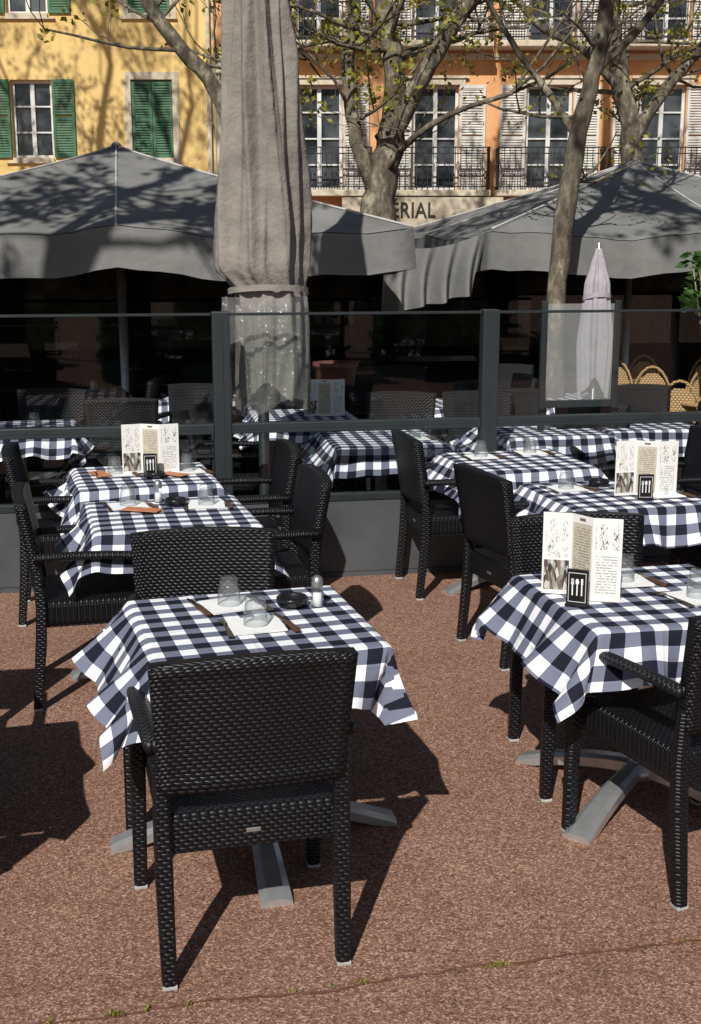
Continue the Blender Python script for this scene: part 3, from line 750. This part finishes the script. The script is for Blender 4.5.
def shutter(x0,x1,y,z0,z1,mat,par,name='shutter'):
    bm=bmesh.new(); t=0.035; fw=0.06
    box(bm,x0,x0+fw,y-t,y,z0,z1); box(bm,x1-fw,x1,y-t,y,z0,z1); zm=(z0+z1)/2
    for a in (z0,zm-0.04,z1-0.08): box(bm,x0+fw,x1-fw,y-t+0.002,y-0.002,a,a+0.08)
    z=z0+0.09
    while z<z1-0.1:
        if not(zm-0.07<z<zm+0.04):
            vs=[bm.verts.new(p) for p in ((x0+fw,y-t+0.004,z),(x1-fw,y-t+0.004,z),(x1-fw,y-0.004,z+0.05),(x0+fw,y-0.004,z+0.05))]; bm.faces.new(vs)
            vs=[bm.verts.new(p) for p in ((x0+fw,y-t+0.004,z),(x1-fw,y-t+0.004,z),(x1-fw,y-t+0.004,z+0.012),(x0+fw,y-t+0.004,z+0.012))]; bm.faces.new(vs)
        z+=0.06
    return finish(bm,name,mat,par)
def window(par,cx,w,z0,z1,fmat,smat,closed=False,balcony=False,rows=4,sw=None):
    x0,x1=cx-w/2,cx+w/2
    bm=bmesh.new(); box(bm,x0,x1,0.20,0.22,z0,z1); wn=finish(bm,'window',M_WGL,par)
    bm=bmesh.new(); fw=0.07
    box(bm,x0,x0+fw,0.14,0.198,z0,z1); box(bm,x1-fw,x1,0.14,0.198,z0,z1); box(bm,cx-0.05,cx+0.05,0.13,0.198,z0,z1)
    box(bm,x0+fw,cx-0.05,0.142,0.198,z1-fw,z1); box(bm,cx+0.05,x1-fw,0.142,0.198,z1-fw,z1)
    box(bm,x0+fw,cx-0.05,0.142,0.198,z0,z0+fw); box(bm,cx+0.05,x1-fw,0.142,0.198,z0,z0+fw)
    for k in range(1,rows):
        z=z0+(z1-z0)*k/rows; box(bm,x0+fw,cx-0.05,0.15,0.198,z-0.018,z+0.018); box(bm,cx+0.05,x1-fw,0.15,0.198,z-0.018,z+0.018)
    finish(bm,'frame',fmat,wn)
    sw=sw or w/2
    if closed:
        shutter(x0+0.01,cx-0.005,0.06,z0+0.01,z1-0.01,smat,wn); shutter(cx+0.005,x1-0.01,0.06,z0+0.01,z1-0.01,smat,wn)
    else:
        shutter(x0-sw-0.02,x0-0.02,-0.03,z0,z1,smat,wn); shutter(x1+0.02,x1+sw+0.02,-0.03,z0,z1,smat,wn)
    if balcony:
        bx0,bx1=cx-w/2-sw-0.12,cx+w/2+sw+0.12
        bm=bmesh.new(); box(bm,bx0,bx1,-0.65,-0.002,z0-0.16,z0-0.02,0.02)
        finish(bm,'balcony_slab',M_CREAM,wn)
        bm=bmesh.new(); yb=-0.60; h=0.95
        for zz in (z0+0.06,z0+h,z0+h-0.14): box(bm,bx0+0.04,bx1-0.04,yb-0.015,yb+0.015,zz-0.014,zz+0.014)
        for xx in (bx0+0.04,bx1-0.04):
            for zz in (z0+0.06,z0+h): box(bm,xx-0.014,xx+0.014,yb,-0.003,zz-0.014,zz+0.014)
            k=yb
            while k<-0.05: box(bm,xx-0.009,xx+0.009,k-0.009,k+0.009,z0-0.02,z0+h); k+=0.13
        k=bx0+0.04; i=0
        while k<bx1:
            box(bm,k-0.009,k+0.009,yb-0.009,yb+0.009,z0-0.02,z0+h)
            ctr=k+0.065
            pts=[(ctr+0.05*math.cos(a)*(1-a/14),yb,z0+0.30+0.12*math.sin(a)*(1-a/14)) for a in [q*0.7 for q in range(12)]]
            if i%2==0: tube(bm,pts,0.008,4)
            pts=[(p[0],yb,z0+h-0.42-(p[2]-z0-0.30)) for p in pts]
            if i%2==1: tube(bm,pts,0.008,4)
            k+=0.13; i+=1
        finish(bm,'balcony_railing',M_IRON,wn)
    return wn
YB=thing('yellow_building','yellow ochre townhouse with green louvred shutters','building',(0,29.9,0),0)
yx=[-4.72,-7.58,-10.6,-13.6,-16.6]; yh=[]
for x in yx:
    for z in (1.1,4.25,7.5):
        yh.append((x-0.49,x+0.49,z if z>2 else 0.3,z+1.78 if z>2 else 2.5))
bm=bmesh.new(); wall_holes(bm,-18,-3.22,0,10.5,yh,0.25); finish(bm,'facade_wall',M_YEL,YB)
for i,x in enumerate(yx):
    for z in (4.25,7.5):
        window(YB,x,0.98,z,z+1.78,M_WFR,M_GREEN,closed=(i%2==0),rows=3,sw=0.52)
        bm=bmesh.new()
        if i%2==0:
            for a in ((x-0.64,x-0.492,-0.025,-0.002,z-0.1,z+1.95),(x+0.492,x+0.64,-0.025,-0.002,z-0.1,z+1.95),(x-0.492,x+0.492,-0.03,-0.002,z+1.782,z+1.95)): box(bm,*a)
        box(bm,x-0.66,x+0.66,-0.08,-0.003,z-0.13,z-0.102); box(bm,x-0.49,x+0.49,-0.07,0.2,z-0.1,z-0.002)
        finish(bm,'window_surround',M_CREAM,YB)
    bm=bmesh.new(); box(bm,x-0.49,x+0.49,0.2,0.22,0.3,2.5); finish(bm,'shop_window',M_WGL,YB)
bm=bmesh.new(); box(bm,-18,-3.22,-0.35,0.3,10.5,10.8,0.04); box(bm,-18,-3.22,-0.2,0.3,10.3,10.498); finish(bm,'cornice',M_CREAM,YB)
bm=bmesh.new(); box(bm,-3.40,-3.30,-0.12,-0.02,0,10.3,0.02)
for z in (2,5,8): box(bm,-3.43,-3.27,-0.13,-0.003,z,z+0.06)
finish(bm,'drainpipe',M_CREAM,YB)
OB=thing('orange_building','orange townhouse with iron balconies and pale shutters','building',(0,30,0),0)
ox=[-0.75,2.03,4.75,7.45,10.2,13.0]; oh=[]
for x in ox:
    for z,t in ((3.50,2.42),(6.85,2.35)): oh.append((x-0.55,x+0.55,z,z+t))
    oh.append((x-0.9,x+0.9,0.0,2.35))
bm=bmesh.new(); wall_holes(bm,-3.215,15,0,10.5,oh,0.25); finish(bm,'facade_wall',M_ORA,OB)
for x in ox:
    window(OB,x,1.1,3.50,5.92,M_WFR,M_SHUT,balcony=True,rows=4,sw=0.62)
    window(OB,x,1.1,6.85,9.2,M_WFR,M_SHUT,balcony=True,rows=4,sw=0.62)
    bm=bmesh.new(); box(bm,x-0.9,x+0.9,0.2,0.22,0,2.35); finish(bm,'shop_window',M_WGL,OB)
    for z in (3.5+2.42,6.85+2.35):
        bm=bmesh.new(); box(bm,x-0.7,x+0.7,-0.06,-0.002,z+0.002,z+0.14,0.01); box(bm,x-0.78,x+0.78,-0.1,-0.003,z+0.142,z+0.2,0.01); finish(bm,'lintel',M_CREAM,OB)
bm=bmesh.new(); box(bm,-3.21,15,-0.07,-0.002,6.48,6.62,0.01); finish(bm,'string_course',M_CREAM,OB)
bm=bmesh.new(); box(bm,-3.21,-2.85,-0.04,-0.002,0,6.478,0.01); finish(bm,'corner_quoins',M_CREAM,OB)
bm=bmesh.new(); box(bm,-3.21,15,-0.4,0.3,10.5,10.85,0.04); finish(bm,'cornice',M_CREAM,OB)
SG=thing('shop_sign','cream fascia sign with dark capital letters above a shop','sign',(0,29.9,0),0)
bm=bmesh.new(); box(bm,-0.2,3.6,-0.74,0.03,2.40,3.30,0.01)
finish(bm,'sign_board',M_CREAM,SG)
fc=bpy.data.curves.new('t','FONT'); fc.body='IMP\u00c9RIAL'; fc.size=0.50; fc.extrude=0.012; fc.offset=0.006; fc.align_x='RIGHT'; fc.space_character=1.06
to=bpy.data.objects.new('t',fc); COL.objects.link(to); bpy.context.view_layer.update()
me=bpy.data.meshes.new_from_object(to.evaluated_get(bpy.context.evaluated_depsgraph_get())); COL.objects.unlink(to); bpy.data.objects.remove(to)
me.materials.clear(); me.materials.append(M_LETTER)
lt=bpy.data.objects.new('sign_lettering',me); COL.objects.link(lt); lt.parent=SG; lt.location=(2.00,-0.755,2.84); lt.rotation_euler=(R(90),0,0); lt.scale=(0.80,1,1)
RF=thing('restaurant_front','low restaurant front coloured near-black for the shade under the parasols','building',(0,15.9,0),R(7))
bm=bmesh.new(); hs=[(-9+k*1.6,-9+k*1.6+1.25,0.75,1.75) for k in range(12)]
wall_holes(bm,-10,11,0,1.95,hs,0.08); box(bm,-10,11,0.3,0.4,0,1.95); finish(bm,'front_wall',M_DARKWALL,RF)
bm=bmesh.new(); box(bm,-10,11,-2.5,0.42,1.952,2.02); finish(bm,'added_shade_roof',M_DARKWALL,RF)  # unseen slab added to keep the sun off the front wall
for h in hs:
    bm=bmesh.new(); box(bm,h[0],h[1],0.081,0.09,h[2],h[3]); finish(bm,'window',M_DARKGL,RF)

# ------------------------------------------------------------------ trees
def tree(name_label,base,limbs,seed,leafn,leafsize=0.07,maxz=13,grow_len=1.5,mat=M_LEAF,levels=3):
    rng=random.Random(seed)
    t=thing('plane_tree',name_label,'tree',base,0,'plane trees')
    bm=bmesh.new(); tips=[]
    def grow(p,d,l,r,lev):
        pts=[p.copy()]; rr=[r]; q=p.copy(); dd=d.copy(); n=5
        for k in range(n):
            dd=(dd+Vector((rng.uniform(-.28,.28),rng.uniform(-.28,.28),rng.uniform(-.12,.22)))).normalized()
            q=q+dd*(l/n); pts.append(q.copy()); rr.append(r*(1-0.55*(k+1)/n))
        tube(bm,pts,rr,6 if lev>1 else 5 if lev>0 else 4,False)
        if lev==0 or q.z>maxz:
            tips.extend(pts[2:]); return
        tips.append(pts[-1])
        for k in range(rng.choice((2,3,3))):
            i=rng.choice((2,3,4,5)); a=Vector((rng.uniform(-1,1),rng.uniform(-1,1),rng.uniform(-.3,.8))).normalized()
            nd=(dd*0.75+a*0.85).normalized()
            grow(pts[i],nd,l*rng.uniform(0.6,0.85),rr[i]*0.6,lev-1)
    for pts,r0,r1,sub in limbs:
        P=[Vector(p) for p in pts]
        Q=[]
        for i in range(len(P)-1):
            a=P[max(i-1,0)];b=P[i];c=P[i+1];d=P[min(i+2,len(P)-1)]
            for s in range(5):
                u=s/5; Q.append(0.5*((2*b)+(c-a)*u+(2*a-5*b+4*c-d)*u*u+(-a+3*b-3*c+d)*u**3))
        Q.append(P[-1]); n=len(Q)-1
        Q=[q+Vector((rng.uniform(-1,1),rng.uniform(-1,1),0))*r0*0.14 for q in Q]
        tube(bm,Q,[(r0+(r1-r0)*i/n)*rng.uniform(.93,1.07) for i in range(n+1)],10,False)
        if sub>0:
            ld=(Q[-1]-Q[-3]).normalized()
            for k in range(3):
                grow(Q[-1],(ld+Vector((rng.uniform(-.6,.6),rng.uniform(-.6,.6),rng.uniform(0,.5)))).normalized(),grow_len*1.3,r1*0.75,levels)
            for k in range(sub):
                i=rng.randint(n//4,n); a=Vector((rng.uniform(-1,1),rng.uniform(-.8,.8),rng.uniform(-.25,.7))).normalized()
                grow(Q[i],a,grow_len*rng.uniform(.6,1),(r0+(r1-r0)*i/n)*0.28,max(1,levels-1))
    finish(bm,'trunk',M_BARK,t,True)
    bm=bmesh.new()
    for _ in range(leafn):
        p=rng.choice(tips); c=p+Vector((rng.gauss(0,.10),rng.gauss(0,.10),rng.gauss(0,.08)))
        for q in range(rng.choice((2,3,4))):
            cc=c+Vector((rng.gauss(0,.05),rng.gauss(0,.05),rng.gauss(0,.05))); s=leafsize*rng.uniform(.6,1.3)
            a=Vector((rng.uniform(-1,1),rng.uniform(-1,1),rng.uniform(-1,1))).normalized(); b=a.cross(Vector((rng.uniform(-1,1),rng.uniform(-1,1),rng.uniform(-1,1)))).normalized()
            bm.faces.new([bm.verts.new(cc+v) for v in (-a*s*.5,b*s*.35,a*s*.5,-b*s*.35)])
    finish(bm,'crown',mat,t)
    return t
tree('stout plane tree with forked limbs and sparse spring leaves',(0.40,17.4,0),
 [([(0,0,0),(-0.03,0,1.5),(0.0,0,2.3),(0.03,0,2.9),(0.15,0,3.6)],0.30,0.20,0),
  ([(0.0,0,2.75),(-0.22,-.1,3.2),(-0.36,-.1,3.7),(-0.43,0,4.5),(-0.35,.2,5.5),(-0.9,.3,7.6),(-1.9,.3,10.5),(-2.4,.3,13.5)],0.12,0.05,10),
  ([(0.15,0,3.5),(0.2,0,4.4),(0.06,.1,5.3),(-0.1,.2,7.5),(-.3,.2,11.5),(0,.2,15)],0.17,0.07,12),
  ([(0.13,0,3.4),(0.5,-.2,4.15),(1.0,-.3,5.0),(1.9,-.4,6.2),(2.4,-.4,8),(2.6,-.4,11),(3.1,-.4,14)],0.14,0.06,12),
  ([(0.05,0,3.0),(0.35,-.5,3.4),(0.9,-.8,3.75),(1.7,-1.0,4.0)],0.05,0.03,3)],11,2500,0.09,17,2.0)
tree('slender plane tree growing up beside the parasol',(1.72,10.15,0),
 [([(0,0,0),(0.0,0,1.5),(0.05,0,2.35),(0.13,0,2.9),(0.25,0,3.45),(0.33,0,4.0),(0.4,0,5.3)],0.09,0.055,5),
  ([(0.12,0,2.85),(-0.1,.1,3.2),(-0.35,.1,3.5),(-0.7,.0,4.0)],0.035,0.018,2),
  ([(0.27,0,3.4),(0.6,.1,3.7),(0.9,.2,4.1)],0.04,0.022,2)],23,450,0.05,8,1.0,levels=2)
tree('plane tree with a long leaning limb and thin leaves',(-1.55,19.2,0),
 [([(0,0,0),(0.05,0,2.0),(0.0,0,3.3)],0.26,0.2,0),
  ([(0.0,0,3.2),(-0.5,0,4.4),(-1.1,-.1,5.1),(-1.6,-.2,5.9),(-2.4,-.3,7.6),(-3.4,-.3,11),(-4.2,0,14.5)],0.14,0.06,12),
  ([(-2.4,-.3,7.6),(-3.8,0,10.5),(-5.4,.2,13.5)],0.09,0.05,7),
  ([(0.0,0,3.2),(0.4,0,4.4),(0.5,.2,6.0),(0.2,.4,8.0),(-0.4,.4,12),(-.9,.4,15)],0.15,0.07,12)],37,3000,0.10,17,2.1)
tree('plane tree with bare upright limbs before the orange house',(5.0,22,0),
 [([(0,0,0),(0.0,0,2.0),(0.0,0,3.6),(-0.3,0,5.0),(-0.6,0,6.6),(-.8,0,10),(-.9,0,13)],0.23,0.10,10),
  ([(-0.05,0,3.9),(0.5,0,4.8),(1.2,0,5.6),(2.1,0,6.8),(2.6,0,9.5),(3.0,0,12)],0.12,0.06,9),
  ([(-0.25,0,4.7),(-1.0,-.2,5.4),(-1.9,-.2,5.9),(-3.0,-.2,7.4)],0.08,0.05,6)],41,2300,0.095,15,1.9)
tree('tall plane tree standing before the yellow house',(-8.3,20.5,0),
 [([(0,0,0),(0.0,0,2.5),(0.1,0,5.0),(0.0,0,8.0)],0.28,0.2,0),
  ([(0,0,7.8),(-1.0,0,9.5),(-1.8,0,11.5),(-2.0,0,13.5)],0.14,0.06,10),
  ([(0,0,7.8),(0.8,0,9.6),(1.6,0,11.4),(2.2,0,13.6)],0.14,0.06,11),
  ([(0,0,7.8),(0.1,0.2,10),(0.0,.2,12.5),(0.3,0,14.5)],0.15,0.07,10)],43,2200,0.10,16,2.1)
tree('plane tree beside the terrace with leafing branches',(-4.6,3.2,0),
 [([(0,0,0),(0.1,0,2.5),(0.0,.2,4.2)],0.24,0.2,0),
  ([(0,.2,4.1),(0.6,.5,5.2),(1.4,.8,6.3),(2.3,1.2,7.2)],0.15,0.09,8),
  ([(0,.2,4.1),(-0.2,.8,5.5),(0.2,1.6,7.0)],0.15,0.09,8),
  ([(0,.2,4.1),(0.9,.3,5.8),(1.4,.9,7.6)],0.13,0.07,6)],53,2300,0.12,9,1.7)
tree('plane tree beside the terrace with leafing branches',(4.7,4.2,0),
 [([(0,0,0),(-0.1,0,2.5),(0.0,.1,4.2)],0.24,0.2,0),
  ([(0,.1,4.1),(-0.8,.5,5.4),(-1.6,.8,6.5),(-2.9,1.4,7.3)],0.16,0.09,9),
  ([(0,.1,4.1),(-0.4,.9,5.6),(-1.2,2.2,6.8)],0.15,0.09,8),
  ([(0,.1,4.1),(-0.3,.8,5.8),(-0.8,1.8,7.2)],0.14,0.08,7)],59,2600,0.12,9,1.7)
for i,(x,y) in enumerate(((-7,-13),(-1.5,-15),(5,-13.5))):
    tree('leafy plane tree across the square',(x,y,0),
     [([(0,0,0),(0.1,0,2),(0,0,3)],0.25,0.2,0),([(0,0,2.9),(-.8,0,4),(-1.5,0,5)],0.13,0.07,5),([(0,0,2.9),(.8,.2,4),(1.3,.2,5.2)],0.13,0.07,5)],70+i,1300,0.2,6.5,1.3,M_LEAFG,2)

# ------------------------------------------------------------------ rattan bistro chairs, round table, plants
def rattan(loc,rot):
    c=thing('rattan_bistro_chair','tan rattan bistro chair with a rounded back','chair',loc,rot,'tan rattan bistro chairs')
    bm=bmesh.new(); lathe(bm,[(0,0.43),(0.2,0.43),(0.22,0.445),(0.21,0.46),(0,0.465)],20); finish(bm,'seat',M_RATTAN,c,True)
    bm=bmesh.new(); arc=[(0.2*math.cos(a),-0.17-0.03*math.sin(a),0.45+0.47*math.sin(a)) for a in [math.pi*q/14 for q in range(15)]]; tube(bm,arc,0.013,7)
    G=[[bm.verts.new((0.15*s*math.sqrt(max(0,1-t*t))*1.0,-0.175-0.02*t,0.62+0.25*t)) for s in (-1,-.5,0,.5,1)] for t in [-.95+1.9*q/10 for q in range(11)]]
    for A,B in zip(G,G[1:]):
        for k in range(4): bm.faces.new((A[k],A[k+1],B[k+1],B[k]))
    finish(bm,'backrest',M_RATTAN,c,True)
    for x,y in ((-.16,-.15),(.16,-.15),(-.16,.15),(.16,.15)):
        bm=bmesh.new(); tube(bm,[(x*1.15,y*1.2,0),(x,y,0.44)],0.013,7); finish(bm,'leg',M_RATTAN,c,True)
    return c
RC=rattan((2.62,9.6,0),R(160))
for x,y,r in ((2.95,9.0,200),(2.75,10.9,170),(3.25,10.7,190),(3.6,12.0,180),(3.0,12.2,175),(3.9,11.0,200),(2.5,11.6,150),(3.3,11.4,10),(3.55,9.9,90)): dup(RC,(x,y,0),R(r))
rt=thing('round_bistro_table','small round wooden bistro table on an iron pedestal','table',(2.98,9.85,0),0)
bm=bmesh.new(); lathe(bm,[(0,0.72),(0.29,0.72),(0.3,0.73),(0.3,0.745),(0.29,0.75),(0,0.75)],32); finish(bm,'table_top',varied('pale_wood',(0.35,0.22,0.11),(0.45,0.3,0.16),6,0.5),rt)
bm=bmesh.new(); lathe(bm,[(0,0),(0.2,0),(0.19,0.02),(0.03,0.05),(0.025,0.719),(0,0.719)],16); finish(bm,'pedestal',M_IRON,rt,True)
pl=thing('potted_shrub','leafy green shrub in a dark planter','plant',(3.12,10.5,0),0)
bm=bmesh.new(); lathe(bm,[(0,0),(0.16,0),(0.22,0.5),(0.24,0.52),(0.2,0.52),(0.19,0.45),(0,0.45)],20); finish(bm,'planter',M_TERRA,pl,True)
bm=bmesh.new(); rng=random.Random(3)
for k in range(9):
    a=rng.uniform(0,6.28); tube(bm,[(0,0,0.45),(0.05*math.cos(a),0.05*math.sin(a),1.1),(0.2*math.cos(a),0.2*math.sin(a),1.8)],[0.015,0.01,0.005],5)
finish(bm,'stems',M_BARK,pl,True)
bm=bmesh.new()
for k in range(360):
    a=rng.uniform(0,6.28); rr=rng.uniform(0.02,0.28); z=rng.uniform(1.45,1.95); c=Vector((rr*math.cos(a),rr*math.sin(a),z)); s=rng.uniform(.06,.13)
    d=Vector((math.cos(a),math.sin(a),rng.uniform(-.5,.8))).normalized(); b=d.cross(Vector((rng.uniform(-1,1),rng.uniform(-1,1),rng.uniform(-1,1)))).normalized()
    bm.faces.new([bm.verts.new(c+v) for v in (-d*s*.5,b*s*.25,d*s*.5,-b*s*.25)])
finish(bm,'foliage',M_LEAFG,pl)
po=thing('tall_planter','dark red round planter bowl on a stand','planter',(-0.12,9.7,0),0)
bm=bmesh.new(); lathe(bm,[(0,0.85),(0.12,0.85),(0.15,0.9),(0.17,1.04),(0.185,1.05),(0.185,1.08),(0.16,1.08),(0.15,1.0),(0,1.0)],24); finish(bm,'bowl',M_TERRA,po,True)
bm=bmesh.new(); lathe(bm,[(0,0),(0.18,0),(0.18,0.03),(0.04,0.06),(0.035,0.83),(0.1,0.849),(0,0.849)],16); finish(bm,'stand',M_IRON,po,True)
rng=random.Random(9)
bm=bmesh.new()
for k in range(2600):
    f=rng.choice((0,0,1,2)); x=rng.uniform(-2,2); z=rng.uniform(0.1,1.3)
    p=Vector((x,0.3,z)) if f==0 else Vector((x,-0.3,z)) if f==1 else Vector((x,rng.uniform(-.3,.3),1.3))
    p+=Vector((rng.gauss(0,.04),rng.gauss(0,.04),rng.gauss(0,.04))); s=rng.uniform(.08,.16)
    a=Vector((rng.uniform(-1,1),rng.uniform(-1,1),rng.uniform(-1,1))).normalized(); b=a.cross(Vector((rng.uniform(-1,1),rng.uniform(-1,1),rng.uniform(-1,1)))).normalized()
    bm.faces.new([bm.verts.new(p+v) for v in (-a*s*.5,b*s*.35,a*s*.5,-b*s*.35)])
box(bm,-1.95,1.95,-0.26,0.26,0.0,1.24)
H0=finish(bm,'reflection_hedge',M_LEAFG,None,False,(-6.5,-5.5,0),R(4)); tag(H0,'unseen green hedge added to darken the windbreak reflections','hedge','added reflection hedges')  # unseen hedges added behind the camera to darken reflections in the glass
for x in (-2.0,2.6,7.1):
    o=H0.copy(); COL.objects.link(o); o.location=(x,-5.5+0.1*x,0)

# ------------------------------------------------------------------ camera, world, sun
cam=bpy.data.cameras.new('Camera'); co=bpy.data.objects.new('Camera',cam); COL.objects.link(co)
co.location=(0,0,1.9); co.rotation_euler=(R(90-11.95),0,0)
cam.sensor_fit='VERTICAL'; cam.sensor_height=36; cam.sensor_width=24; cam.lens=42.19; cam.clip_end=1000; cam.clip_start=0.05
scene.camera=co
A,E=R(14),R(40)
sun=bpy.data.lights.new('Sun','SUN'); sun.energy=5.0; sun.angle=R(0.5); sun.color=(1.0,0.965,0.90)
so=bpy.data.objects.new('Sun',sun); COL.objects.link(so)
d=Vector((math.sin(A)*math.cos(E),math.cos(A)*math.cos(E),-math.sin(E))); so.rotation_euler=d.to_track_quat('-Z','Y').to_euler()
w=bpy.data.worlds.new('World'); scene.world=w; w.use_nodes=True; nt=w.node_tree
sky=N(nt,'ShaderNodeTexSky',sky_type='NISHITA'); sky.sun_disc=False; sky.sun_elevation=E; sky.sun_rotation=math.pi+A
nt.links.new(sky.outputs[0],nt.nodes['Background'].inputs[0]); nt.nodes['Background'].inputs[1].default_value=0.056
scene.view_settings.view_transform='Standard'; scene.view_settings.look='None'; scene.view_settings.exposure=0
